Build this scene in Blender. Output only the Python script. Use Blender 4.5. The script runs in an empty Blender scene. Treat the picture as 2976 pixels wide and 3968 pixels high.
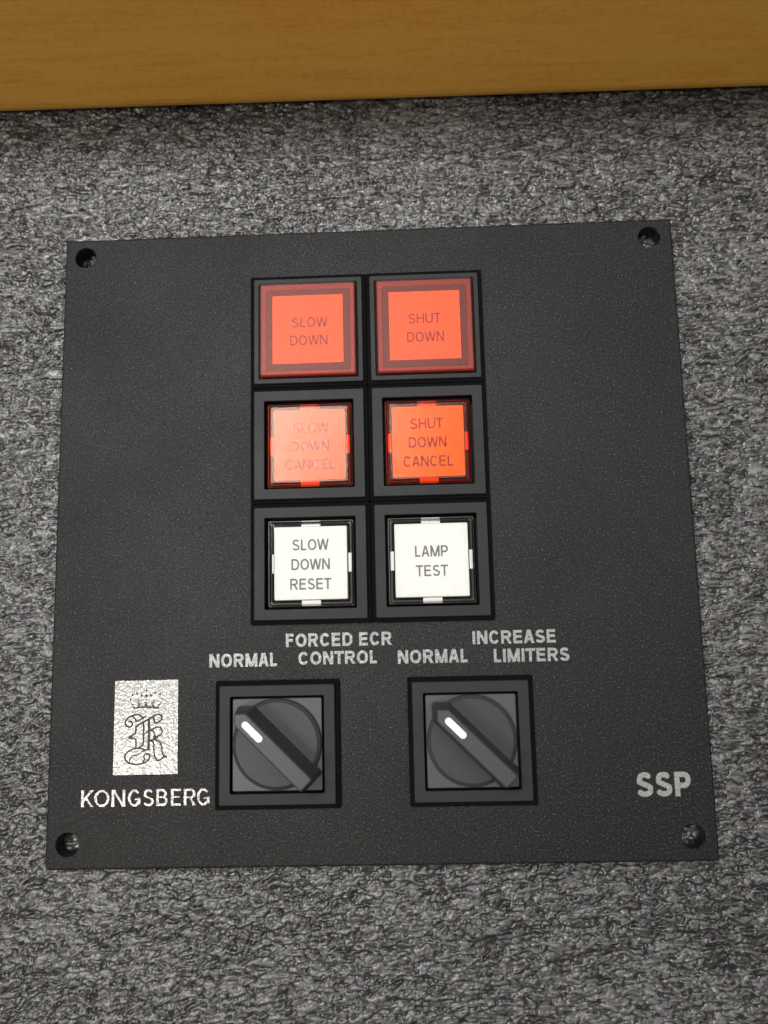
import bpy, bmesh, math
import numpy as np
from mathutils import Matrix, Vector

MM = 0.001
scene = bpy.context.scene
COL = scene.collection

# ------------------------------------------------------------------ camera
# world: origin on the middle of the panel's face, X right, Y up the panel, Z out of it
cam_data = bpy.data.cameras.new('camera')
cam = bpy.data.objects.new('camera', cam_data)
COL.objects.link(cam)
Rcv = ((0.99917758, 0.02241434, 0.03378982),
       (-0.02697561, 0.98960994, 0.14122491),
       (-0.03027328, -0.14202027, 0.98940071))
F = Matrix(((1, 0, 0), (0, -1, 0), (0, 0, -1)))
R = (F @ Matrix(Rcv) @ F).transposed()
cam.matrix_world = Matrix.Translation(Vector((8.5895, -22.269, 183.877)) * MM) @ R.to_4x4()
cam_data.sensor_fit = 'VERTICAL'
cam_data.sensor_height = 36.0
cam_data.sensor_width = 27.0
cam_data.lens = 36.0 * 3182.89 / 3968.0
cam_data.clip_start = 0.005
cam_data.clip_end = 50
cam_data.dof.use_dof = True
cam_data.dof.focus_distance = 0.184
cam_data.dof.aperture_fstop = 14
scene.camera = cam
scene.render.resolution_x = 768
scene.render.resolution_y = 1024

# ------------------------------------------------------------------ light
scene.view_settings.view_transform = 'Standard'
scene.view_settings.look = 'None'
scene.view_settings.exposure = 0.0
scene.view_settings.gamma = 1.0
scene.cycles.transparent_max_bounces = 32
scene.cycles.max_bounces = 12

world = bpy.data.worlds.new('World')
scene.world = world
world.use_nodes = True
bg = world.node_tree.nodes['Background']
bg.inputs['Color'].default_value = (1.0, 0.98, 0.95, 1)
bg.inputs['Strength'].default_value = 0.20

def area(name, loc, sx, sy, power, color, target=(0, 0, 0), spread=180):
    l = bpy.data.lights.new(name, 'AREA')
    l.shape = 'RECTANGLE'
    l.size, l.size_y, l.energy, l.color = sx, sy, power, color
    l.spread = math.radians(spread)      # beam narrowed to darken the bottom of the view
    o = bpy.data.objects.new(name, l)
    COL.objects.link(o)
    o.location = Vector(loc)
    o.rotation_euler = (Vector(target) - o.location).to_track_quat('-Z', 'Y').to_euler()
    return o

# the ceiling lamps of the room
area('ceiling_lamp', (-0.42, -0.30, 1.0), 0.22, 0.30, 0.31, (1.0, 0.92, 0.80), (-.08, -.02, 0), 46)
area('ceiling_lamp', (-0.225, 0.315, 1.0), 0.42, 0.25, 0.88, (0.97, 0.98, 1.0), (0, .10, 0), 48)
area('ceiling_lamp', (0.50, 0.16, 1.0), 0.22, 0.34, 0.19, (1.0, 0.97, 0.93), (.09, .01, 0), 46)

# ------------------------------------------------------------------ helpers
def link(name, me, parent=None, label=None, mats=()):
    o = bpy.data.objects.new(name, me)
    COL.objects.link(o)
    if parent: o.parent = parent
    if label: o['label'] = label
    for m in mats: me.materials.append(m)
    return o

def rrect(w, h, r, z, cx=0, cy=0, n=4):
    """points of a rounded rectangle, counter-clockwise"""
    pts = []
    for sx, sy, a0 in ((1, 1, 0), (-1, 1, 90), (-1, -1, 180), (1, -1, 270)):
        for i in range(n + 1):
            a = math.radians(a0 + 90 * i / n)
            pts.append((cx + sx * (w / 2 - r) + r * math.cos(a), cy + sy * (h / 2 - r) + r * math.sin(a), z))
    return pts

def circ(r, z, cx=0, cy=0, n=64):
    return [(cx + r * math.cos(2 * math.pi * i / n), cy + r * math.sin(2 * math.pi * i / n), z) for i in range(n)]

def new_mesh(name, bm):
    for v in bm.verts: v.co *= MM
    bmesh.ops.recalc_face_normals(bm, faces=bm.faces)
    me = bpy.data.meshes.new(name)
    bm.to_mesh(me); bm.free()
    return me

def stack(bm, loops, close=False, cap0=True, cap1=True, smooth=False):
    """bridge a list of equally long loops; close = the last joins the first (a frame)"""
    L = [[bm.verts.new(p) for p in lp] for lp in loops]
    n = len(L[0])
    pairs = list(zip(L, L[1:])) + ([(L[-1], L[0])] if close else [])
    for a, b in pairs:
        for i in range(n):
            f = bm.faces.new((a[i], a[(i + 1) % n], b[(i + 1) % n], b[i]))
            f.smooth = smooth
    if not close:
        if cap0: bm.faces.new(list(reversed(L[0])))
        if cap1: bm.faces.new(L[-1])
    return L

# ------------------------------------------------------------------ materials
class NT:
    def __init__(s, name):
        s.m = bpy.data.materials.new(name); s.m.use_nodes = True
        s.t = s.m.node_tree; s.t.nodes.clear()
        s.out = s.n('ShaderNodeOutputMaterial')
        s.co = s.n('ShaderNodeTexCoord').outputs['Object']
    def n(s, t, **k):
        nd = s.t.nodes.new(t)
        for a, b in k.items():
            if a in nd.inputs.keys() if isinstance(a, str) else False: pass
            setattr(nd, a, b)
        return nd
    def l(s, a, b): s.t.links.new(a, b)
    def mapping(s, scale):
        m = s.n('ShaderNodeMapping'); m.inputs['Scale'].default_value = scale
        s.l(s.co, m.inputs['Vector']); return m.outputs[0]
    def noise(s, scale, detail=3, rough=.55, vec=None, dist=0):
        nd = s.n('ShaderNodeTexNoise')
        nd.inputs['Scale'].default_value = scale
        nd.inputs['Detail'].default_value = detail
        nd.inputs['Roughness'].default_value = rough
        nd.inputs['Distortion'].default_value = dist
        s.l(vec if vec is not None else s.co, nd.inputs['Vector'])
        return nd
    def ramp(s, fac, stops):
        r = s.n('ShaderNodeValToRGB')
        e = r.color_ramp.elements
        while len(e) < len(stops): e.new(0.5)
        for el, (p, c) in zip(e, stops):
            el.position = p; el.color = (*c, 1) if len(c) == 3 else c
        s.l(fac, r.inputs[0]); return r.outputs[0]
    def bump(s, h, strength, dist):
        b = s.n('ShaderNodeBump')
        b.inputs['Strength'].default_value = strength
        b.inputs['Distance'].default_value = dist
        s.l(h, b.inputs['Height']); return b.outputs[0]
    def pbsdf(s, color, rough, spec=0.5, normal=None, metal=0.0, coat=0.0, coat_rough=.1):
        p = s.n('ShaderNodeBsdfPrincipled')
        if hasattr(color, 'default_value') or hasattr(color, 'is_linked'): s.l(color, p.inputs['Base Color'])
        else: p.inputs['Base Color'].default_value = (*color, 1)
        if hasattr(rough, 'is_linked'): s.l(rough, p.inputs['Roughness'])
        else: p.inputs['Roughness'].default_value = rough
        p.inputs['Specular IOR Level'].default_value = spec
        p.inputs['Metallic'].default_value = metal
        p.inputs['Coat Weight'].default_value = coat
        p.inputs['Coat Roughness'].default_value = coat_rough
        if normal is not None:
            s.l(normal, p.inputs['Normal'])
            if coat: s.l(normal, p.inputs['Coat Normal'])
        return p.outputs[0]
    def done(s, sh): s.l(sh, s.out.inputs['Surface']); return s.m

def grey(v, tint=(1, 1, 1)): return tuple(v * t for t in tint)

def plastic(name, col, rough, spec=.4, var=.12, bump=.25, bscale=5000, bdist=.00004):
    m = NT(name)
    n = m.noise(900, 4, .7)
    c = m.ramp(n.outputs[0], [(.3, tuple(x * (1 - var) for x in col)), (.7, tuple(x * (1 + var) for x in col))])
    b = m.noise(bscale, 2, .6)
    rr = m.noise(60, 3, .6)
    r2 = m.n('ShaderNodeMapRange'); r2.inputs['To Min'].default_value = rough - .06; r2.inputs['To Max'].default_value = rough + .08
    m.l(rr.outputs[0], r2.inputs['Value'])
    return m.done(m.pbsdf(c, r2.outputs[0], spec, m.bump(b.outputs[0], bump, bdist)))

def powder(name):
    """fine textured charcoal powder coat"""
    m = NT(name)
    n1 = m.noise(2300, 3, .8)
    n2 = m.noise(35, 4, .6)
    c = m.ramp(n1.outputs[0], [(.36, (.003, .0031, .0032)), (.50, (.0055, .0054, .0053)), (.60, (.0165, .0162, .016)), (.70, (.125, .124, .122))])
    hn = m.noise(1300, 1, .5)          # faint hue grain of the pigment
    mx = m.n('ShaderNodeMix', data_type='RGBA', blend_type='OVERLAY')
    mx.inputs[0].default_value = .25
    m.l(c, mx.inputs[6]); m.l(hn.outputs[1], mx.inputs[7])
    b1 = m.noise(3000, 2, .6)
    b2 = m.noise(4500, 1, .5)
    ad = m.n('ShaderNodeMath', operation='ADD')
    m.l(b1.outputs[0], ad.inputs[0]); m.l(b2.outputs[0], ad.inputs[1])
    r2 = m.n('ShaderNodeMapRange'); r2.inputs['To Min'].default_value = .28; r2.inputs['To Max'].default_value = .60
    m.l(n2.outputs[0], r2.inputs['Value'])
    return m.done(m.pbsdf(mx.outputs[2], r2.outputs[0], .22, m.bump(ad.outputs[0], .8, .00011)))

def silver_ink(name, lo, hi, spark=.8, metal=.5, rough=.26):
    """silver screen print lying over the coat's grain"""
    m = NT(name)
    n1 = m.noise(1400, 2, .6)
    c = m.ramp(n1.outputs[0], [(.35, (lo, lo, lo * .97)), (.65, (hi, hi, hi * .97))])
    v = m.n('ShaderNodeTexVoronoi'); v.inputs['Scale'].default_value = 1700
    v.feature = 'SMOOTH_F1'
    m.l(m.co, v.inputs['Vector'])
    ad = m.n('ShaderNodeMath', operation='ADD')
    b1 = m.noise(1900, 1, .5)
    m.l(b1.outputs[0], ad.inputs[0]); m.l(v.outputs['Distance'], ad.inputs[1])
    return m.done(m.pbsdf(c, rough, .6, m.bump(ad.outputs[0], spark, .00022), metal=metal))

def cover(name, tint, gloss_rough, diff=0.0, diffcol=(1, 1, 1), ior=1.5, bump=.1, edge=None):
    """tinted see-through plastic skin: straight transmission, surface gloss, a little haze"""
    m = NT(name)
    tr = m.n('ShaderNodeBsdfTransparent'); tr.inputs[0].default_value = (*tint, 1)
    b = m.noise(2600, 2, .6)
    nm = m.bump(b.outputs[0], bump, .00012)
    body = tr.outputs[0]
    if diff:
        df = m.n('ShaderNodeBsdfDiffuse')
        n1 = m.noise(1500, 3, .8)
        c = m.ramp(n1.outputs[0], [(.3, tuple(x * .5 for x in diffcol)), (.7, diffcol)])
        m.l(c, df.inputs[0]); m.l(nm, df.inputs['Normal'])
        mx = m.n('ShaderNodeMixShader'); mx.inputs[0].default_value = diff
        m.l(body, mx.inputs[1]); m.l(df.outputs[0], mx.inputs[2]); body = mx.outputs[0]
    gl = m.n('ShaderNodeBsdfGlossy'); gl.inputs['Roughness'].default_value = gloss_rough
    m.l(nm, gl.inputs['Normal'])
    fr = m.n('ShaderNodeFresnel'); fr.inputs['IOR'].default_value = ior
    m.l(nm, fr.inputs['Normal'])
    mx = m.n('ShaderNodeMixShader')
    m.l(fr.outputs[0], mx.inputs[0]); m.l(body, mx.inputs[1]); m.l(gl.outputs[0], mx.inputs[2])
    return m.done(mx.outputs[0])

M_COAT = powder('powder_coat')
M_EDGE = plastic('black_gasket', grey(.0025), .8, .08, bump=.1)
M_BEZEL = plastic('bezel_plastic', (.0175, .0177, .0180), .5, .2, var=.14)
M_BEZEL2 = plastic('bezel_plastic_lower', (.021, .021, .0205), .55, .22, var=.14)
M_SWPLATE = plastic('switch_plate_plastic', (.062, .063, .069), .4, .35, var=.06)
M_KNOB = plastic('knob_plastic', (.033, .033, .0355), .48, .35, var=.08)
M_HANDLE = plastic('handle_plastic', (.047, .047, .049), .42, .4, var=.08)
M_WHITE = plastic('white_paint', (.88, .88, .86), .4, .4, var=.02)
M_LOGO = silver_ink('silver_print', .34, .40, spark=.30, metal=.1, rough=.16)
M_INKTXT = silver_ink('grey_print', .24, .29, spark=.4, metal=.1, rough=.33)
M_PAPER = plastic('white_insert', (.80, .80, .77), .6, .2, var=.05)
M_ORANGE = plastic('diffuser_insert', (.95, .57, .34), .6, .2, var=.10)
M_ORANGE2 = plastic('diffuser_insert_bright', (.97, .70, .06), .6, .2, var=.10)
M_TAB = plastic('tab_plastic', (.80, .80, .78), .35, .5, var=.03)
M_REDTAB = plastic('red_tab_plastic', (.80, .20, .10), .35, .5, var=.03)
M_RIM = plastic('red_holder_plastic', (.20, .022, .022), .5, .3)
M_MASK = plastic('mask_plastic', (.045, .014, .022), .5, .3)
M_INK = plastic('grey_ink', (.17, .17, .185), .6, .2, var=.05)
M_INKR = plastic('dim_ink', (.20, .13, .14), .6, .2, var=.25)
M_REDCOLLAR = plastic('red_collar_plastic', (.08, .003, .002), .3, .25)
M_CLEARCOLLAR = plastic('smoky_collar_plastic', (.060, .060, .054), .18, .6)
M_FROST = cover('frosted_red_lens', (.985, .605, .44), .36, diff=.022, diffcol=(.8, .32, .34), bump=.8, ior=1.33)
M_REDGL = cover('clear_red_cap', (.985, .605, .37), .14, diff=.01, diffcol=(.9, .8, .8), bump=.45, ior=1.32)
M_CLEAR = cover('clear_cap', (.97, .97, .965), .06, bump=.05)
M_REDHIGHLIGHT = plastic('red_painted_highlight', (.20, .015, .012), .25, .5)  # lighter tone stands for the cap rim's highlight, grey one below too
M_HIGHLIGHT = plastic('painted_highlight', (.22, .22, .20), .25, .5)
M_WELL = plastic('black_well', (.006, .0055, .0055), .5, .3)

# ------------------------------------------------------------------ setting: the textured worktop
Z0 = -4.2      # worktop level below the panel's face, mm

def worktop():
    rng = np.random.default_rng(11)
    x0, x1, y0, y1, st = -120., 120., -124., 114., .26
    nx, ny = int((x1 - x0) / st) + 1, int((y1 - y0) / st) + 1
    kx = np.fft.fftfreq(nx, st)[None, :]; ky = np.fft.fftfreq(ny, st)[:, None]
    def field(lx, ly, seed_shift=0, band=0.0):
        w = rng.standard_normal((ny, nx))
        g = np.exp(-2 * (np.pi ** 2) * ((kx * lx) ** 2 + (ky * ly) ** 2))
        if band: g = g * (1 - np.exp(-2 * (np.pi ** 2) * ((kx * lx * band) ** 2 + (ky * ly * band) ** 2)))
        f = np.fft.ifft2(np.fft.fft2(w) * g).real
        return f / f.std()
    X, Y = np.meshgrid(np.linspace(x0, x1, nx), np.linspace(y0, y1, ny))
    b = field(1.1, .45); c = field(.75, .35); d = field(.30, .18); big = field(11, 6); b2 = field(.9, .5)
    def flakes(cw, chh, wx, wy):
        """crumpled flakes: nearest-seed cells, each lying at its own height and tilt"""
        U = (X - x0) / cw + 3 + wx * b + .3 * wx * d; V = (Y - y0) / chh + 3 + wy * b2 + .2 * d * wy
        gw, gh = int((x1 - x0) / cw) + 10, int((y1 - y0) / chh) + 10
        jx, jy = rng.random((gh, gw)), rng.random((gh, gw))
        hh = rng.standard_normal((gh, gw)); tx = rng.standard_normal((gh, gw)); ty = rng.standard_normal((gh, gw)); tn = rng.random((gh, gw))
        IU, IV = np.clip(np.floor(U).astype(int), 1, gw - 2), np.clip(np.floor(V).astype(int), 1, gh - 2)
        F1 = np.full(U.shape, 9.0); F2 = np.full(U.shape, 9.0)
        best = np.zeros(U.shape, int); du = np.zeros(U.shape); dv = np.zeros(U.shape)
        for oy in (-1, 0, 1):
            for ox in (-1, 0, 1):
                a, k = IV + oy, IU + ox
                ddx, ddy = U - k - jx[a, k], V - a - jy[a, k]
                D = np.hypot(ddx, ddy)
                m = D < F1
                F2 = np.where(m, F1, np.minimum(F2, D))
                best = np.where(m, a * gw + k, best); du = np.where(m, ddx, du); dv = np.where(m, ddy, dv)
                F1 = np.where(m, D, F1)
        H = hh.reshape(-1)[best] * .5 + du * tx.reshape(-1)[best] * .55 + dv * ty.reshape(-1)[best] * .75
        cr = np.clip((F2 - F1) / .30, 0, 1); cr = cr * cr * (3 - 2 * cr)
        return H, cr, tn.reshape(-1)[best]
    H1, C1, T1 = flakes(4.3, 1.35, .32, .26)
    H2, C2, T2 = flakes(2.3, .84, .32, .26)
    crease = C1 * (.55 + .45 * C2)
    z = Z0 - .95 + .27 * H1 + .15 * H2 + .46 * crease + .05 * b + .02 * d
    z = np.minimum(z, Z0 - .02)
    tone = 1.25 * crease - .72 + .42 * (T1 - .5) + .34 * (T2 - .5) + .16 * d + .16 * c + .10 * big  # creases darkened in the colour as painted shade; flake tones are random
    co = np.stack([X, Y, z], -1).reshape(-1, 3).astype(np.float32) * MM
    # border ring out to a bigger sheet
    ring = np.array([(-420, -420), (420, -420), (420, 300), (-420, 300)], float)
    idx = np.arange(nx * ny).reshape(ny, nx)
    q = np.stack([idx[:-1, :-1], idx[:-1, 1:], idx[1:, 1:], idx[1:, :-1]], -1).reshape(-1, 4)
    me = bpy.data.meshes.new('worktop')
    nv = nx * ny
    extra = np.array([(p[0] * MM, p[1] * MM, (Z0 - .4) * MM) for p in ring], np.float32)
    co = np.concatenate([co, extra])
    c00, c10, c11, c01 = idx[0, 0], idx[0, -1], idx[-1, -1], idx[-1, 0]
    fans = []
    def fan(edge, o0, o1):
        m = len(edge) // 2
        for i in range(len(edge) - 1):
            fans.append((edge[i + 1], edge[i], o0 if i < m else o1))
        fans.append((edge[m], o0, o1))
    fan(list(idx[0, :]), nv, nv + 1); fan(list(idx[:, -1]), nv + 1, nv + 2)
    fan(list(idx[-1, ::-1]), nv + 2, nv + 3); fan(list(idx[::-1, 0]), nv + 3, nv)
    loops = np.concatenate([q.reshape(-1), np.array(fans).reshape(-1)]).astype(np.int32)
    starts = np.concatenate([np.arange(len(q)) * 4, len(q) * 4 + np.arange(len(fans)) * 3]).astype(np.int32)
    me.vertices.add(len(co)); me.vertices.foreach_set('co', co.reshape(-1))
    me.loops.add(len(loops)); me.loops.foreach_set('vertex_index', loops)
    me.polygons.add(len(starts)); me.polygons.foreach_set('loop_start', starts)
    me.update(calc_edges=True)
    me.polygons.foreach_set('use_smooth', np.ones(len(starts), bool))
    at = me.attributes.new('fleck_crease_shade', 'FLOAT', 'POINT')
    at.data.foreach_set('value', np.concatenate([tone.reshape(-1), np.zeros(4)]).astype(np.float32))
    m = NT('textured_vinyl')
    a_ = m.n('ShaderNodeAttribute'); a_.attribute_name = 'fleck_crease_shade'
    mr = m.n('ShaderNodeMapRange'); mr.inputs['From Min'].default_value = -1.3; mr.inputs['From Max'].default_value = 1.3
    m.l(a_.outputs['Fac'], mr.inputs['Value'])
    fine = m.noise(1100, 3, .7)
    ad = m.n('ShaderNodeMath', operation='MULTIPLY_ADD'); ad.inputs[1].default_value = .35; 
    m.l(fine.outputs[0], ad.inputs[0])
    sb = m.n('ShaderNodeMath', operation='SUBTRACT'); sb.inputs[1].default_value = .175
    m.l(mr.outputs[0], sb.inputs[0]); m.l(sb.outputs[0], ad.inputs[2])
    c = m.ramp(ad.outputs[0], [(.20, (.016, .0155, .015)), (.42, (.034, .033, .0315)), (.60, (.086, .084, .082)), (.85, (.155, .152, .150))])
    hn = m.noise(420, 2, .6)
    mx = m.n('ShaderNodeMix', data_type='RGBA', blend_type='OVERLAY'); mx.inputs[0].default_value = .16
    m.l(c, mx.inputs[6]); m.l(hn.outputs[1], mx.inputs[7])
    bn = m.noise(1500, 2, .6)
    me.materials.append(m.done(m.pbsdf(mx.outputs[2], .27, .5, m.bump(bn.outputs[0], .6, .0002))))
    o = link('worktop', me); o['kind'] = 'structure'
    o['label'] = 'grey flecked crinkle textured sheet under the panel'

worktop()

# ------------------------------------------------------------------ the wooden upstand behind it
def wood():
    m = NT('varnished_wood')
    v = m.mapping((6, 60, 60))
    n1 = m.noise(6, 5, .6, v, .4)
    v2 = m.mapping((45, 300, 300))
    n2 = m.noise(5, 4, .65, v2)
    n3 = m.noise(420, 3, .7, m.mapping((1.6, 1, .7)))
    mixf = m.n('ShaderNodeMath', operation='MULTIPLY_ADD'); mixf.inputs[1].default_value = .45
    m.l(n2.outputs[0], mixf.inputs[0])
    s2 = m.n('ShaderNodeMath', operation='MULTIPLY'); s2.inputs[1].default_value = .55
    m.l(n1.outputs[0], s2.inputs[0]); m.l(s2.outputs[0], mixf.inputs[2])
    f2 = m.n('ShaderNodeMath', operation='MULTIPLY_ADD'); f2.inputs[1].default_value = .42
    m.l(n3.outputs[0], f2.inputs[0]); m.l(mixf.outputs[0], f2.inputs[2])
    c = m.ramp(f2.outputs[0], [(.30, (.46, .20, .026)), (.45, (.70, .315, .042)), (.58, (.84, .385, .054)), (.74, (.93, .47, .080))])
    bm = bmesh.new()
    y = 107.2
    prof = [(3.4, Z0 - .8), (2.2, Z0 + .0), (1.1, Z0 + .9), (.45, Z0 + 2.0), (.12, Z0 + 3.3), (0, Z0 + 4.8), (0, 47.5), (.35, 48.6), (1.4, 49.5), (2.5, 50), (19.5, 50), (20.6, 49.5), (21.7, 48.6), (22, 47.5), (22, Z0 - .8)]
    ends = []
    for x in (-400, 400):
        ends.append([bm.verts.new((x, y + p[0], p[1])) for p in prof])
    n = len(prof)
    for i in range(n):
        bm.faces.new((ends[0][i], ends[0][(i + 1) % n], ends[1][(i + 1) % n], ends[1][i]))
    bm.faces.new(ends[0]); bm.faces.new(list(reversed(ends[1])))
    o = link('wooden_board', new_mesh('wooden_board', bm), mats=[m.done(m.pbsdf(c, .42, .4, m.bump(n2.outputs[0], .15, .0001)))])
    o.rotation_euler.z = math.radians(-.55)
    o['label'] = 'honey brown wooden board standing along the far edge of the grey surface'
    o['category'] = 'board'

wood()

# ------------------------------------------------------------------ lettering: stroke glyphs -> contoured sheets
def ell(cx, cy, rx, ry, a0, a1, n=14, p=2.0):
    out = []
    for i in range(n + 1):
        a = math.radians(a0 + (a1 - a0) * i / n)
        c, s = math.cos(a), math.sin(a)
        out.append((cx + rx * math.copysign(abs(c) ** (2 / p), c), cy + ry * math.copysign(abs(s) ** (2 / p), s)))
    return out

ADV = dict(A=.667, B=.667, C=.722, D=.722, E=.667, F=.611, G=.778, H=.722, I=.278, K=.667, L=.556, M=.833, N=.722,
           O=.778, P=.667, R=.722, S=.667, T=.611, U=.722, W=.944)
ADV[' '] = .30

def glyph(ch, w, t):
    """strokes of a capital in a box w wide, 1 high; (points, flare) with butt ends"""
    a = t / 2; b = 1 - a; r = w - a; h = 1.0
    V = lambda x: [(x, 0), (x, h)]
    if ch == 'A': return [[(a * .9, -.1), (w / 2 - .02 * w, 1.03)], [(w - a * .9, -.1), (w / 2 + .02 * w, 1.03)], [(w * .2, .31), (w * .8, .31)]]
    if ch == 'B': return [V(a), [(0, a), (w * .55, a)] + ell(w * .55, .5 * (.52 + a), r - w * .55, .5 * (.52 - a), -90, 90, p=2.2) + [(0, .52)],
                          [(0, b), (w * .5, b)] + ell(w * .5, .5 * (.52 + b), r - w * .57, .5 * (b - .52), 90, -90, p=2.2)]
    if ch == 'C': return [ell(w / 2, .5, w / 2 - a, .5 - a, 38, 322, 26, 2.15)]
    if ch == 'D': return [V(a), [(0, b), (w * .45, b)] + ell(w * .45, .5, r - w * .45, .5 - a, 90, -90, 18, 2.2) + [(0, a)]]
    if ch == 'E': return [V(a), [(0, a), (w, a)], [(0, b), (w * .97, b)], [(0, .52), (w * .92, .52)]]
    if ch == 'F': return [V(a), [(0, b), (w, b)], [(0, .50), (w * .88, .50)]]
    if ch == 'G': return [ell(w / 2, .5, w / 2 - a, .5 - a, 40, 325, 26, 2.15), [(r, .12), (r, .50)], [(w * .54, .50 - a), (w, .50 - a)]]
    if ch == 'H': return [V(a), V(r), [(0, .52), (w, .52)]]
    if ch == 'I': return [V(w / 2)]
    if ch == 'K': return [V(a), [(a, .28), (w * .93, 1.06)], [(w * .36, .56), (w * .97, -.06)]]
    if ch == 'L': return [V(a), [(0, a), (w, a)]]
    if ch == 'M': return [V(a), V(r), [(a, 1.06), (w / 2, -.02)], [(r, 1.06), (w / 2, -.02)]]
    if ch == 'N': return [V(a), V(r), [(a * .8, 1.05), (w - a * .8, -.05)]]
    if ch == 'O': return [ell(w / 2, .5, w / 2 - a, .5 - a, 0, 360, 34, 2.12)]
    if ch == 'P': return [V(a), [(0, b), (w * .55, b)] + ell(w * .55, .5 * (.44 + b), r - w * .55, .5 * (b - .44), 90, -90, p=2.2) + [(0, .44)]]
    if ch == 'R': return [V(a), [(0, b), (w * .52, b)] + ell(w * .52, .5 * (.48 + b), r * .97 - w * .52, .5 * (b - .48), 90, -90, p=2.2) + [(0, .48)],
                          [(w * .50, .50), (w - a * .7, -.06)]]
    if ch == 'S': return [ell(w / 2, .745, w * .44 - a, .255 - a, 25, 180, 14, 2.2)[:] + 
                          [(a + .035 * w, .70), (w * .19, .60), (w * .34, .545), (w * .66, .455), (w * .84, .385), (w - a, .29)] +
                          ell(w / 2, .27, w / 2 - a, .27 - a, 0, -158, 14, 2.2)]
    if ch == 'T': return [V(w / 2), [(0, b), (w, b)]]
    if ch == 'U': return [[(a, 1), (a, .35)] + ell(w / 2, .35, w / 2 - a, .35 - a, 180, 360, 16, 2.2) + [(r, .35), (r, 1)]]
    if ch == 'W': return [[(a * .85, 1.06), (w * .27, -.05)], [(w * .27, -.05), (w * .5, 1.02)], [(w * .5, 1.02), (w * .73, -.05)], [(w * .73, -.05), (w - a * .85, 1.06)]]

def seg_sdf(PX, PY, p, q, hw, butt):
    dx, dy = q[0] - p[0], q[1] - p[1]
    L = math.hypot(dx, dy)
    if L < 1e-9: return np.hypot(PX - p[0], PY - p[1]) - hw
    ux, uy = dx / L, dy / L
    u = (PX - p[0]) * ux + (PY - p[1]) * uy
    v = np.abs(-(PX - p[0]) * uy + (PY - p[1]) * ux) - hw
    if butt:
        return np.maximum(v, np.maximum(-u, u - L))
    uc = np.clip(u, 0, L)
    return np.hypot(PX - p[0] - uc * ux, PY - p[1] - uc * uy) - hw

def strokes_sdf(PX, PY, strokes, hw, butt=True, contrast=None):
    f = np.full(PX.shape, 9e9)
    for pts in strokes:
        for i in range(len(pts) - 1):
            p, q = pts[i], pts[i + 1]
            h = hw
            if contrast:
                ang = math.atan2(q[1] - p[1], q[0] - p[0])
                h = hw * (1 - contrast * abs(math.cos(ang + .15)) ** 1.5)
            f = np.minimum(f, seg_sdf(PX, PY, p, q, h, butt))
            if butt and i > 0:
                f = np.minimum(f, np.hypot(PX - p[0], PY - p[1]) - h)
    return f

def contour(bm, f, X, Y, z, th, mapf):
    """filled f<0 region as a sheet at z with side skirts th deep"""
    ny, nx = f.shape
    ins = f < 0
    full = ins[:-1, :-1] & ins[:-1, 1:] & ins[1:, 1:] & ins[1:, :-1]
    anyc = ins[:-1, :-1] | ins[:-1, 1:] | ins[1:, 1:] | ins[1:, :-1]
    cache = {}
    def V(key, x, y):
        v = cache.get(key)
        if v is None:
            mx, my = mapf(x, y)
            v = cache[key] = bm.verts.new((mx, my, z))
        return v
    for j, i in zip(*np.nonzero(full)):
        bm.faces.new([V((jj, ii), X[ii], Y[jj]) for jj, ii in ((j, i), (j, i + 1), (j + 1, i + 1), (j + 1, i))])
    for j, i in zip(*np.nonzero(anyc & ~full)):
        cs = ((j, i), (j, i + 1), (j + 1, i + 1), (j + 1, i))
        poly = []; cuts = []
        for k in range(4):
            A, B = cs[k], cs[(k + 1) % 4]
            fa, fb = f[A], f[B]
            if fa < 0: poly.append(V(A, X[A[1]], Y[A[0]]))
            if (fa < 0) != (fb < 0):
                t = min(max(fa / (fa - fb), .02), .98)
                x = X[A[1]] + t * (X[B[1]] - X[A[1]]); y = Y[A[0]] + t * (Y[B[0]] - Y[A[0]])
                v = V((min(A, B), max(A, B)), x, y)
                poly.append(v); cuts.append((v, fa < 0))
        if len(poly) >= 3:
            try: bm.faces.new(poly)
            except ValueError: pass
        if len(cuts) == 2:
            (v1, o1), (v2, o2) = cuts
            ks = []
            for v in (v1, v2):
                kk = ('s', v)
                if kk not in cache: cache[kk] = bm.verts.new((v.co.x, v.co.y, z - th))
                ks.append(cache[kk])
            a, b = (v1, v2) if o1 else (v2, v1)
            ka, kb = (ks[0], ks[1]) if o1 else (ks[1], ks[0])
            try: bm.faces.new((b, a, ka, kb))
            except ValueError: pass

def sheet_mesh(name, bm):
    for v in bm.verts: v.co *= MM
    bm.normal_update()
    me = bpy.data.meshes.new(name); bm.to_mesh(me); bm.free()
    return me

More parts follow.
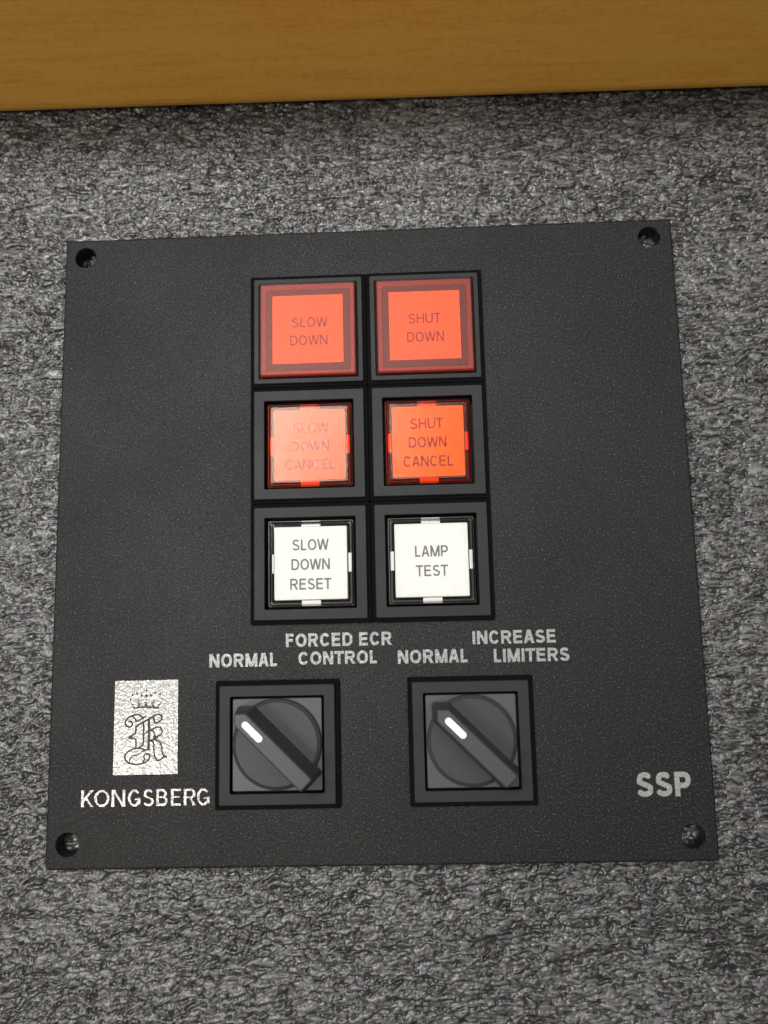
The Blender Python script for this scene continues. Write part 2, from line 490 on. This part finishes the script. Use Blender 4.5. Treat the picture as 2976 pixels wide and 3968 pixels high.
def text(s, x, y, width, height, z, weight, mat, parent, label=None, cell=None, contrast=None, name='lettering', gap=.14, skew=0.0, rough_edge=0.0, spans=None):
    """s: capitals; (x, y) lower left corner; fitted to width and height (mm)"""
    em = [ADV[c] for c in s]
    sb = .052
    total = sum(em) - 2 * sb * .8
    k = width / total
    bm = bmesh.new()
    cell = cell or height / 26
    t = weight
    px = x - sb * .8 * k
    for ci, (c, adv) in enumerate(zip(s, em)):
        if c != ' ':
            w = (adv - (.10 if c not in 'AWT' else .02) - (.03 if c in 'ELF' else 0)) * k / height
            gx = px + (.052 if c not in 'AWT' else .01) * k
            if c in 'ELF': gx += .008 * k
            if spans:
                gx = x + spans[ci][0] * width; w = (spans[ci][1] - spans[ci][0]) * width / height
            n_x = int((w * height + .4) / cell) + 2; n_y = int((height + .4) / cell) + 2
            X = np.linspace(-.2 / height, w + .2 / height, n_x); Y = np.linspace(-.2 / height, 1 + .2 / height, n_y)
            PX, PY = np.meshgrid(X, Y)
            f = strokes_sdf(PX, PY, glyph(c, w, t), t / 2, True, contrast)
            if spans: f = f - t * .36 * np.abs(2 * PY - 1) ** 9      # flared ends
            box = np.maximum(np.maximum(-PY, PY - 1), np.maximum(-PX - .01, PX - w - .01))
            f = np.maximum(f, box)
            if rough_edge:
                rg = np.random.default_rng(ord(c) + int(abs(px) * 10))
                f = f + rough_edge * rg.standard_normal(f.shape)
            contour(bm, f, X, Y, z, .04, lambda u, v, gx=gx: (gx + u * height, y + v * height))
        px += adv * k
    return link(name, sheet_mesh(name, bm), parent, label, [mat])

def line_art(name, data, z, mat, parent, label, cell=.07):
    bm = bmesh.new()
    xs = [p[0] for _, pts in data for p in pts]; ys = [p[1] for _, pts in data for p in pts]
    X = np.arange(min(xs) - .5, max(xs) + .5, cell); Y = np.arange(min(ys) - .5, max(ys) + .5, cell)
    PX, PY = np.meshgrid(X, Y)
    f = np.full(PX.shape, 9e9)
    for w, pts in data:
        sm = pts
        if len(pts) > 3:       # corner cutting rounds the curves
            sm = [pts[0]]
            for i in range(len(pts) - 1):
                p, q = pts[i], pts[i + 1]
                sm += [(p[0] * .75 + q[0] * .25, p[1] * .75 + q[1] * .25), (p[0] * .25 + q[0] * .75, p[1] * .25 + q[1] * .75)]
            sm.append(pts[-1])
        for p, q in zip(sm, sm[1:]):
            f = np.minimum(f, seg_sdf(PX, PY, p, q, w / 2 * 1.35, False))
    contour(bm, f, X, Y, z, .02, lambda u, v: (u, v))
    return link(name, sheet_mesh(name, bm), parent, label, [mat])

# ------------------------------------------------------------------ the control panel
panel = bpy.data.objects.new('control_panel', None)
COL.objects.link(panel)
panel.empty_display_size = .02
panel.location = (0, 0, Z0 * MM)
panel['label'] = 'square charcoal alarm control panel with six push buttons and two rotary switches'
panel['category'] = 'control panel'

class Sub:
    """children are modelled about the panel's face, so shift them up from the panel's foot"""
def settle():
    for o in panel.children: o.location.z = -Z0 * MM

HOLES = [(-67.2, 67.55), (66.7, 67.7), (66.85, -67.0), (-67.3, -66.85)]
BX, BY, PT = -.15, 20.07, 27.1
KN = [(-21.3, -46.3), (20.8, -46.3)]

def faceplate():
    bm = bmesh.new()
    T = Z0 + .12
    n = 6
    outer = [rrect(144.2, 144.2, .8, T, n=n), rrect(144.2, 144.2, .8, -.45, n=n), rrect(144.0, 144.0, .75, -.18, n=n),
             rrect(143.5, 143.5, .6, -.03, n=n), rrect(143.1, 143.1, .5, 0, n=n)]
    L = stack(bm, outer, cap0=False, cap1=False)
    edges_top = []; edges_bot = []
    def ring(lp):
        return [bm.edges.get((lp[i], lp[(i + 1) % len(lp)])) or bm.edges.new((lp[i], lp[(i + 1) % len(lp)])) for i in range(len(lp))]
    edges_top += ring(L[-1]); edges_bot += ring(L[0])
    for x, y in HOLES:
        H = stack(bm, [circ(2.45, T, x, y, 40), circ(2.45, -.22, x, y, 40), circ(2.62, 0, x, y, 40)], cap0=False, cap1=False, smooth=False)
        edges_top += ring(H[-1]); edges_bot += ring(H[0])
    cut = [(BX, BY, 2 * PT - 3, 3 * PT - 3)] + [(x, y, 24, 24) for x, y in KN]
    for x, y, w, h in cut:
        H = stack(bm, [rrect(w, h, .5, T, x, y), rrect(w, h, .5, 0, x, y)], cap0=False, cap1=False)
        edges_top += ring(H[-1]); edges_bot += ring(H[0])
    bmesh.ops.triangle_fill(bm, use_beauty=True, edges=edges_top, normal=(0, 0, 1))
    bmesh.ops.triangle_fill(bm, use_beauty=True, edges=edges_bot, normal=(0, 0, -1))
    link('faceplate', new_mesh('faceplate', bm), panel, 'charcoal powder coated plate with a drilled hole in each corner', [M_COAT])

faceplate()

def frame_mesh(name, wo, wi, zb, zt, ch=.25, ro=.35, ri=.3):
    bm = bmesh.new()
    stack(bm, [rrect(wo, wo, ro, zb), rrect(wo, wo, ro, zt - ch), rrect(wo - 2 * ch * .7, wo - 2 * ch * .7, ro, zt),
               rrect(wi + .16, wi + .16, ri, zt), rrect(wi, wi, ri, zt - .1), rrect(wi, wi, ri, zb)], close=True)
    return new_mesh(name, bm)

def box_mesh(name, w, h, zb, zt, r=.2, ch=.08, cx=0, cy=0):
    bm = bmesh.new()
    stack(bm, [rrect(w, h, r, zb, cx, cy), rrect(w, h, r, zt - ch, cx, cy), rrect(w - 2 * ch, h - 2 * ch, r, zt, cx, cy)])
    return new_mesh(name, bm)

def tray_mesh(name, wb, wt, zb, zc, zt, th, r=.5, lip=.12):
    """upside-down open box: the see-through cap; wb foot width, wt width of the flat top"""
    bm = bmesh.new()
    stack(bm, [rrect(wb - 2 * th, wb - 2 * th, r, zt - th * .9 - .35), ][:0] + [
        rrect(wb - 2 * th, wb - 2 * th, r, zb), rrect(wb, wb, r, zb), rrect(wb, wb, r, zc),
        rrect(wt + lip, wt + lip, r, zt - lip * .5), rrect(wt, wt, r, zt)], cap0=False, cap1=True)
    # inner skin
    stack(bm, [rrect(wb - 2 * th, wb - 2 * th, r, zb), rrect(wb - 2 * th, wb - 2 * th, r, zc - th * .4),
               rrect(wt - th * .8, wt - th * .8, r, zt - th)], cap0=False, cap1=True)
    bmesh.ops.remove_doubles(bm, verts=bm.verts, dist=1e-5)
    return new_mesh(name, bm)

# shared meshes
ME = {}
ME['base'] = frame_mesh('button_base', PT - .06, 23.0, .02, .95, ch=.12)
ME['basek'] = frame_mesh('switch_base', 27.2, 23.0, .02, .95, ch=.12)
bm = bmesh.new(); stack(bm, [rrect(22.9, 22.9, .3, Z0 + .3), rrect(22.9, 22.9, .3, .9), rrect(21.2, 21.2, .3, .9), rrect(21.2, 21.2, .3, -2.4)], cap0=True, cap1=True)
ME['well'] = new_mesh('well', bm)
ME['bezel'] = frame_mesh('bezel', 25.35, 20.5, .96, 1.7)
ME['bezel1'] = frame_mesh('bezel', 25.35, 23.05, .96, 1.5, ch=.18)
ME['lens'] = tray_mesh('lens', 22.9, 21.8, -.5, 1.9, 2.65, .35, r=.35)
ME['cap'] = tray_mesh('cap', 19.7, 17.6, -1.6, .55, 1.35, .45, r=.4)
ME['insert'] = box_mesh('insert', 16.4, 16.4, -1.5, .72, r=.25)
ME['insert1'] = box_mesh('insert', 16.45, 16.45, -1.0, 2.12, r=.12)
ME['mask'] = frame_mesh('mask', 19.4, 16.6, -1.0, 1.95, ch=.08)
ME['rim'] = frame_mesh('rim', 22.15, 19.5, -1.0, 1.75, ch=.08)
ME['collar'] = frame_mesh('collar', 18.75, 17.6, -1.6, -.15, ch=.25)
ME['edge'] = frame_mesh('cap_edge_highlight', 19.25, 18.95, -1.6, -.05, ch=.05)  # added thin frame, coloured lighter to paint a highlight along the cap rim
ME['tab'] = box_mesh('tab', 4.3, 1.3, -1.4, .1, r=.15)
ME['plate'] = box_mesh('switch_plate', 19.5, 19.5, -1.0, 1.25, r=.35, ch=.12)
ME['wellk'] = ME['well']
for k, mm in (('base', M_EDGE), ('basek', M_EDGE), ('well', M_WELL), ('bezel', M_BEZEL), ('bezel1', M_BEZEL), ('plate', M_SWPLATE),
              ('mask', M_MASK), ('rim', M_RIM)):
    ME[k].materials.append(mm)

def child(name, me, parent, label=None, mat=None, loc=(0, 0, 0), rz=0):
    if mat is not None:
        me = me.copy(); me.materials.clear(); me.materials.append(mat)
    o = bpy.data.objects.new(name, me); COL.objects.link(o); o.parent = parent
    o.location = Vector(loc) * MM; o.rotation_euler.z = rz
    if label: o['label'] = label
    return o

# texts: (string, x, y, width) in panel millimetres, measured on the print
TXT = [
 [('SLOW', -17.3, 47.25, 8.25), ('DOWN', -17.75, 42.95, 8.75)],
 [('SHUT', 9.65, 47.25, 7.4), ('DOWN', 9.2, 42.85, 8.55)],
 [('SLOW', -17.25, 22.2, 8.15), ('DOWN', -17.55, 18.0, 8.6), ('CANCEL', -18.95, 13.75, 11.3)],
 [('SHUT', 9.4, 22.4, 7.4), ('DOWN', 8.95, 18.1, 8.55), ('CANCEL', 7.65, 13.75, 11.2)],
 [('SLOW', -17.5, -4.4, 8.05), ('DOWN', -17.75, -8.75, 8.6), ('RESET', -18.05, -13.1, 9.1)],
 [('LAMP', 9.65, -6.5, 7.35), ('TEST', 9.85, -10.8, 6.95)],
]
LB = ['protruding frosted red lens marked SLOW DOWN', 'protruding frosted red lens marked SHUT DOWN',
      'recessed pinkish red button marked SLOW DOWN CANCEL', 'recessed bright orange button marked SHUT DOWN CANCEL',
      'recessed white button marked SLOW DOWN RESET', 'recessed white button marked LAMP TEST']

for i in range(6):
    cx = BX + (-.5 if i % 2 == 0 else .5) * PT
    cy = BY + (1 - i // 2) * PT
    b = child('push_button', ME['base'], panel, LB[i], loc=(cx, cy, 0))
    child('well', ME['well'], b)
    row = i // 2
    if row == 0:
        child('bezel', ME['bezel1'], b)
        child('rim', ME['rim'], b)
        child('mask', ME['mask'], b)
        child('insert', ME['insert1'], b, mat=M_ORANGE)
        child('lens', ME['lens'], b, mat=M_FROST)
        zt, ink, h = 2.15, M_INKR, 2.42
    else:
        child('bezel', ME['bezel'], b)
        child('insert', ME['insert'], b, mat=(M_ORANGE if i == 2 else M_ORANGE2) if row == 1 else M_PAPER)
        for (tx, ty, rz) in ((0, 8.95, 0), (0, -8.95, 0), (8.95, 0, math.pi / 2), (-8.95, 0, math.pi / 2)):
            tb = child('tab', ME['tab'], b, mat=M_REDTAB if row == 1 else M_TAB, loc=(tx * (.985 if tx else 1), ty, 0), rz=rz)
            if tx: tb.scale.y = .6
        child('collar', ME['collar'], b, mat=M_REDCOLLAR if row == 1 else M_CLEARCOLLAR)
        child('cap_edge_highlight', ME['edge'], b, mat=M_REDHIGHLIGHT if row == 1 else M_HIGHLIGHT)
        child('cap', ME['cap'], b, mat=M_REDGL if row == 1 else M_CLEAR)
        zt, ink, h = .75, (M_INKR if row == 1 else M_INK), 2.45
    for s, x, y, w in TXT[i]:
        # measured at z = 3 above the face: bring to the insert's own height
        kz = (183.88 - zt) / (183.88 - 3)
        X = 8.59 + (x - 8.59) * kz; Y = -22.27 + (y + 22.27) * kz
        text(s, X - cx, Y - cy, w * kz, h * kz, zt, .15 if row == 2 else .15, ink, b)

# rotary switches
def handle_mesh():
    bm = bmesh.new()
    def outline(tip, back, hw, z, r):
        # along +X is the pointer; 90 degree arrow at the tip, blunt rounded back
        k = hw
        raw = [(tip, 0), (tip - k, hw), (-back, hw), (-back, -hw), (tip - k, -hw)]
        rad = [r * .8, r * .6, r, r, r * .6]
        pts = []
        n = len(raw)
        for i in range(n):
            p0, p1, p2 = Vector(raw[i - 1]), Vector(raw[i]), Vector(raw[(i + 1) % n])
            d0, d1 = (p0 - p1).normalized(), (p2 - p1).normalized()
            for j in range(5):
                s = j / 4
                a = p1 + d0 * rad[i]; c = p1 + d1 * rad[i]
                q = a * (1 - s) ** 2 + p1 * 2 * s * (1 - s) + c * s ** 2
                pts.append((q.x, q.y, z))
        return pts
    loops = [outline(11.9, 11.2, 2.75, 2.2, .7), outline(11.7, 11.0, 2.6, 3.2, .7), outline(10.75, 10.45, 1.85, 9.6, .6),
             outline(10.55, 10.3, 1.68, 10.05, .55), outline(10.3, 10.1, 1.45, 10.2, .5)]
    stack(bm, loops)
    return new_mesh('handle', bm)

def marker_mesh():
    bm = bmesh.new()
    def pill(x0, x1, r, z):
        p = []
        for i in range(13):
            a = -math.pi / 2 + math.pi * i / 12; p.append((x1 + r * math.cos(a), r * math.sin(a), z))
        for i in range(13):
            a = math.pi / 2 + math.pi * i / 12; p.append((x0 + r * math.cos(a), r * math.sin(a), z))
        return p
    stack(bm, [pill(3.3, 7.3, .74, 10.1), pill(3.3, 7.3, .74, 10.24), pill(3.3, 7.3, .66, 10.28)])
    return new_mesh('pointer_mark', bm)

bm = bmesh.new()
stack(bm, [circ(9.65, 1.0, n=96), circ(9.65, 1.9, n=96), circ(9.5, 2.15, n=96), circ(8.95, 2.5, n=96), circ(8.8, 2.6, n=96)])
ME['knob'] = new_mesh('knob', bm); ME['knob'].materials.append(M_KNOB)
ME['handle'] = handle_mesh(); ME['handle'].materials.append(M_HANDLE)
ME['mark'] = marker_mesh(); ME['mark'].materials.append(M_WHITE)
KL = ['rotary switch under NORMAL and FORCED ECR CONTROL, turned to the upper left',
      'rotary switch under NORMAL and INCREASE LIMITERS, turned to the upper left']
for (x, y), lab in zip(KN, KL):
    s = child('rotary_switch', ME['basek'], panel, lab, loc=(x, y, 0))
    child('well', ME['well'], s)
    child('bezel', ME['bezel'], s, mat=M_BEZEL2)
    child('switch_plate', ME['plate'], s)
    child('knob', ME['knob'], s, loc=(0, .15, 0))
    hz = math.radians(135.5)
    child('handle', ME['handle'], s, loc=(0, 0, 0), rz=hz)
    child('pointer_mark', ME['mark'], s, 'white painted pointer line on the handle', rz=hz)

# print on the face
P = .05
BW = .21
for s, x, y, w, h, lab in (
    ('NORMAL', -36.6, -29.68, 15.2, 2.95, 'NORMAL above the left switch'), ('FORCED ECR', -19.55, -25.6, 23.6, 2.95, 'FORCED ECR'),
    ('CONTROL', -16.75, -29.52, 17.5, 2.85, 'CONTROL under FORCED ECR'), ('NORMAL', 5.25, -29.72, 15.5, 2.95, 'NORMAL above the right switch'),
    ('INCREASE', 21.8, -25.85, 18.4, 2.9, 'INCREASE'), ('LIMITERS', 26.3, -29.85, 16.6, 2.9, 'LIMITERS under INCREASE')):
    text(s, x, y, w, h, P, BW, M_INKTXT, panel, 'grey printed word ' + lab, rough_edge=.006)
text('SSP', 55.6, -58.75, 11.6, 5.05, P, .215, M_INKTXT, panel, 'large grey printed letters SSP', cell=.12, rough_edge=.004)
text('KONGSBERG', -64.5, -59.0, 28.2, 3.5, P, .160, M_LOGO, panel, 'silver printed name KONGSBERG', contrast=.5, cell=.09, rough_edge=.004,
     spans=[(a / 1470, b / 1470) for a, b in ((0, 140), (150, 325), (350, 505), (537, 680), (712, 832), (862, 990), (1030, 1140), (1177, 1315), (1327, 1470))])
CROWN = [(0.268, [(-53.21, -38.23), (-52.32, -38.1), (-50.64, -37.99), (-48.96, -38.14), (-48.01, -38.33)]), (0.201, [(-53.79, -37.15), (-53.44, -37.81), (-53.16, -38.2)]), (0.201, [(-47.41, -37.17), (-47.73, -37.81), (-48.01, -38.29)]), (0.134, [(-53.44, -37.92), (-52.99, -38.09), (-52.43, -37.94), (-52.16, -37.4), (-52.29, -36.86), (-52.36, -36.2)]), (0.291, [(-52.17, -37.29), (-52.16, -37.73), (-52.23, -38.03)]), (0.134, [(-52.05, -37.4), (-51.88, -37.73), (-51.31, -37.87), (-50.81, -37.64), (-50.66, -37.11), (-50.6, -36.4)]), (0.134, [(-50.54, -37.11), (-50.31, -37.65), (-49.75, -37.83), (-49.25, -37.67), (-48.98, -37.14), (-48.82, -36.27)]), (0.291, [(-50.59, -37.32), (-50.57, -38.0)]), (0.291, [(-49.03, -37.46), (-48.98, -38.06)]), (0.134, [(-48.95, -37.46), (-48.79, -37.95), (-48.29, -38.13), (-47.84, -37.97)]), (0.157, [(-52.67, -37.07), (-51.83, -37.08)]), (0.157, [(-51.05, -37.01), (-50.1, -37.03)]), (0.157, [(-49.43, -37.04), (-48.53, -37.1)]), (0.134, [(-48.02, -37.43), (-47.63, -37.38)]), (0.134, [(-53.57, -37.32), (-53.17, -37.38)]), (0.134, [(-50.64, -33.95), (-50.57, -34.77)]), (0.134, [(-51.02, -34.36), (-50.15, -34.34)]), (0.335, [(-54.09, -36.19), (-54.04, -36.3)]), (0.358, [(-53.65, -35.29), (-53.58, -35.37)]), (0.358, [(-52.65, -34.91), (-52.6, -35.02)]), (0.402, [(-51.65, -35.39), (-51.61, -35.46)]), (0.514, [(-50.63, -35.48), (-50.52, -35.54)]), (0.358, [(-49.57, -35.39), (-49.5, -35.46)]), (0.358, [(-48.59, -34.91), (-48.52, -34.97)]), (0.358, [(-47.55, -35.23), (-47.51, -35.32)]), (0.313, [(-47.15, -36.14), (-47.07, -36.2)])]
MONOGRAM = [(0.268, [(-51.15, -40.34), (-51.55, -39.96), (-51.89, -39.68), (-52.4, -39.54), (-53.18, -39.57), (-53.85, -39.8), (-54.62, -40.28), (-55.03, -40.86), (-55.16, -41.4), (-54.98, -41.89), (-54.47, -42.2), (-53.97, -42.18), (-53.58, -41.81), (-53.54, -41.38), (-53.82, -41.05), (-54.21, -41.02)]), (0.224, [(-53.79, -39.86), (-53.28, -40.09), (-52.94, -40.47), (-52.76, -41.01), (-52.04, -40.76), (-51.38, -40.39), (-50.6, -40.03)]), (0.224, [(-52.76, -41.07), (-52.37, -40.86)]), (0.291, [(-52.74, -42.14), (-52.02, -41.62), (-51.14, -41.21), (-50.03, -40.58), (-48.93, -40.01), (-48.26, -39.64), (-47.59, -39.57), (-47.14, -39.82), (-46.97, -40.31), (-47.07, -40.74), (-47.46, -41.06), (-48.12, -41.32), (-48.56, -41.52), (-48.66, -40.93), (-48.87, -40.28), (-49.09, -40.11)]), (0.268, [(-52.74, -42.14), (-52.78, -42.79), (-52.71, -43.44), (-52.76, -43.63), (-53.32, -43.8), (-53.75, -44.17), (-54.08, -44.54), (-53.75, -44.6), (-53.08, -44.61), (-52.68, -44.83), (-52.7, -45.8), (-52.68, -46.76)]), (0.492, [(-54.03, -44.43), (-53.84, -44.33)]), (0.291, [(-51.08, -41.21), (-51.03, -43.68), (-51.04, -45.99), (-51.48, -46.35), (-52.14, -46.71)]), (0.402, [(-49.86, -40.64), (-49.84, -43.7), (-49.86, -47.02)]), (0.246, [(-50.92, -43.74), (-50.42, -43.48), (-49.76, -43.06), (-49.04, -42.75), (-48.44, -42.39), (-47.77, -42.26), (-47.21, -42.46), (-46.96, -43.0), (-46.91, -43.65), (-47.3, -44.07), (-47.9, -44.33)]), (0.246, [(-49.71, -43.11), (-49.15, -43.02), (-48.76, -43.29), (-48.63, -43.94), (-48.57, -44.48)]), (0.559, [(-48.52, -44.37), (-48.51, -44.8)]), (0.38, [(-47.9, -44.33), (-48.51, -44.75), (-49.11, -45.11), (-49.5, -45.19)]), (0.246, [(-49.45, -45.26), (-49.0, -45.33), (-48.77, -45.76), (-48.7, -46.62), (-48.66, -47.68), (-48.44, -48.75), (-47.98, -49.45), (-47.54, -49.46), (-46.99, -49.1), (-46.44, -48.68)]), (0.246, [(-48.39, -45.07), (-47.72, -45.24), (-47.16, -45.79), (-46.9, -46.65), (-46.85, -47.71), (-46.62, -48.36), (-46.39, -48.74)]), (0.291, [(-46.61, -48.73), (-46.11, -48.63), (-45.87, -48.58)]), (0.268, [(-50.47, -47.17), (-51.14, -46.95), (-51.81, -46.72), (-52.7, -46.76), (-53.69, -47.06), (-54.57, -47.58), (-55.06, -48.21), (-55.1, -48.85), (-54.75, -49.44), (-54.08, -49.93), (-52.96, -50.22), (-51.85, -50.18), (-50.75, -49.88), (-49.98, -49.42), (-49.6, -48.79), (-49.61, -48.25), (-50.01, -47.93), (-50.56, -48.02), (-50.91, -48.34), (-50.82, -48.82), (-50.67, -49.14), (-51.08, -49.77)]), (0.201, [(-50.47, -47.17), (-51.24, -47.42), (-51.89, -48.0), (-52.22, -48.18), (-53.0, -48.23), (-53.61, -48.45), (-53.99, -48.92), (-53.97, -49.83)]), (0.246, [(-50.47, -47.17), (-49.86, -47.02)]), (0.291, [(-52.14, -46.71), (-52.59, -46.81)])]
bm = bmesh.new()
pts = [(-57.63, -52.39), (-43.42, -52.34), (-43.5, -32.16), (-57.6, -32.18)]
stack(bm, [[(x, y, .01) for x, y in pts], [(x, y, P) for x, y in pts]])
emblem = link('emblem', new_mesh('emblem', bm), panel, 'silver rectangular emblem with crown and monogram', [M_LOGO])
M_LINE = plastic('dark_line_print', (.035, .033, .033), .55, .3)
line_art('crown', [(w * .85, pt) for w, pt in CROWN], P + .03, M_LINE, emblem, 'dark beaded crown above the monogram', cell=.05)
line_art('monogram', MONOGRAM, P + .03, M_LINE, emblem, 'dark outlined curling FR monogram')
settle()
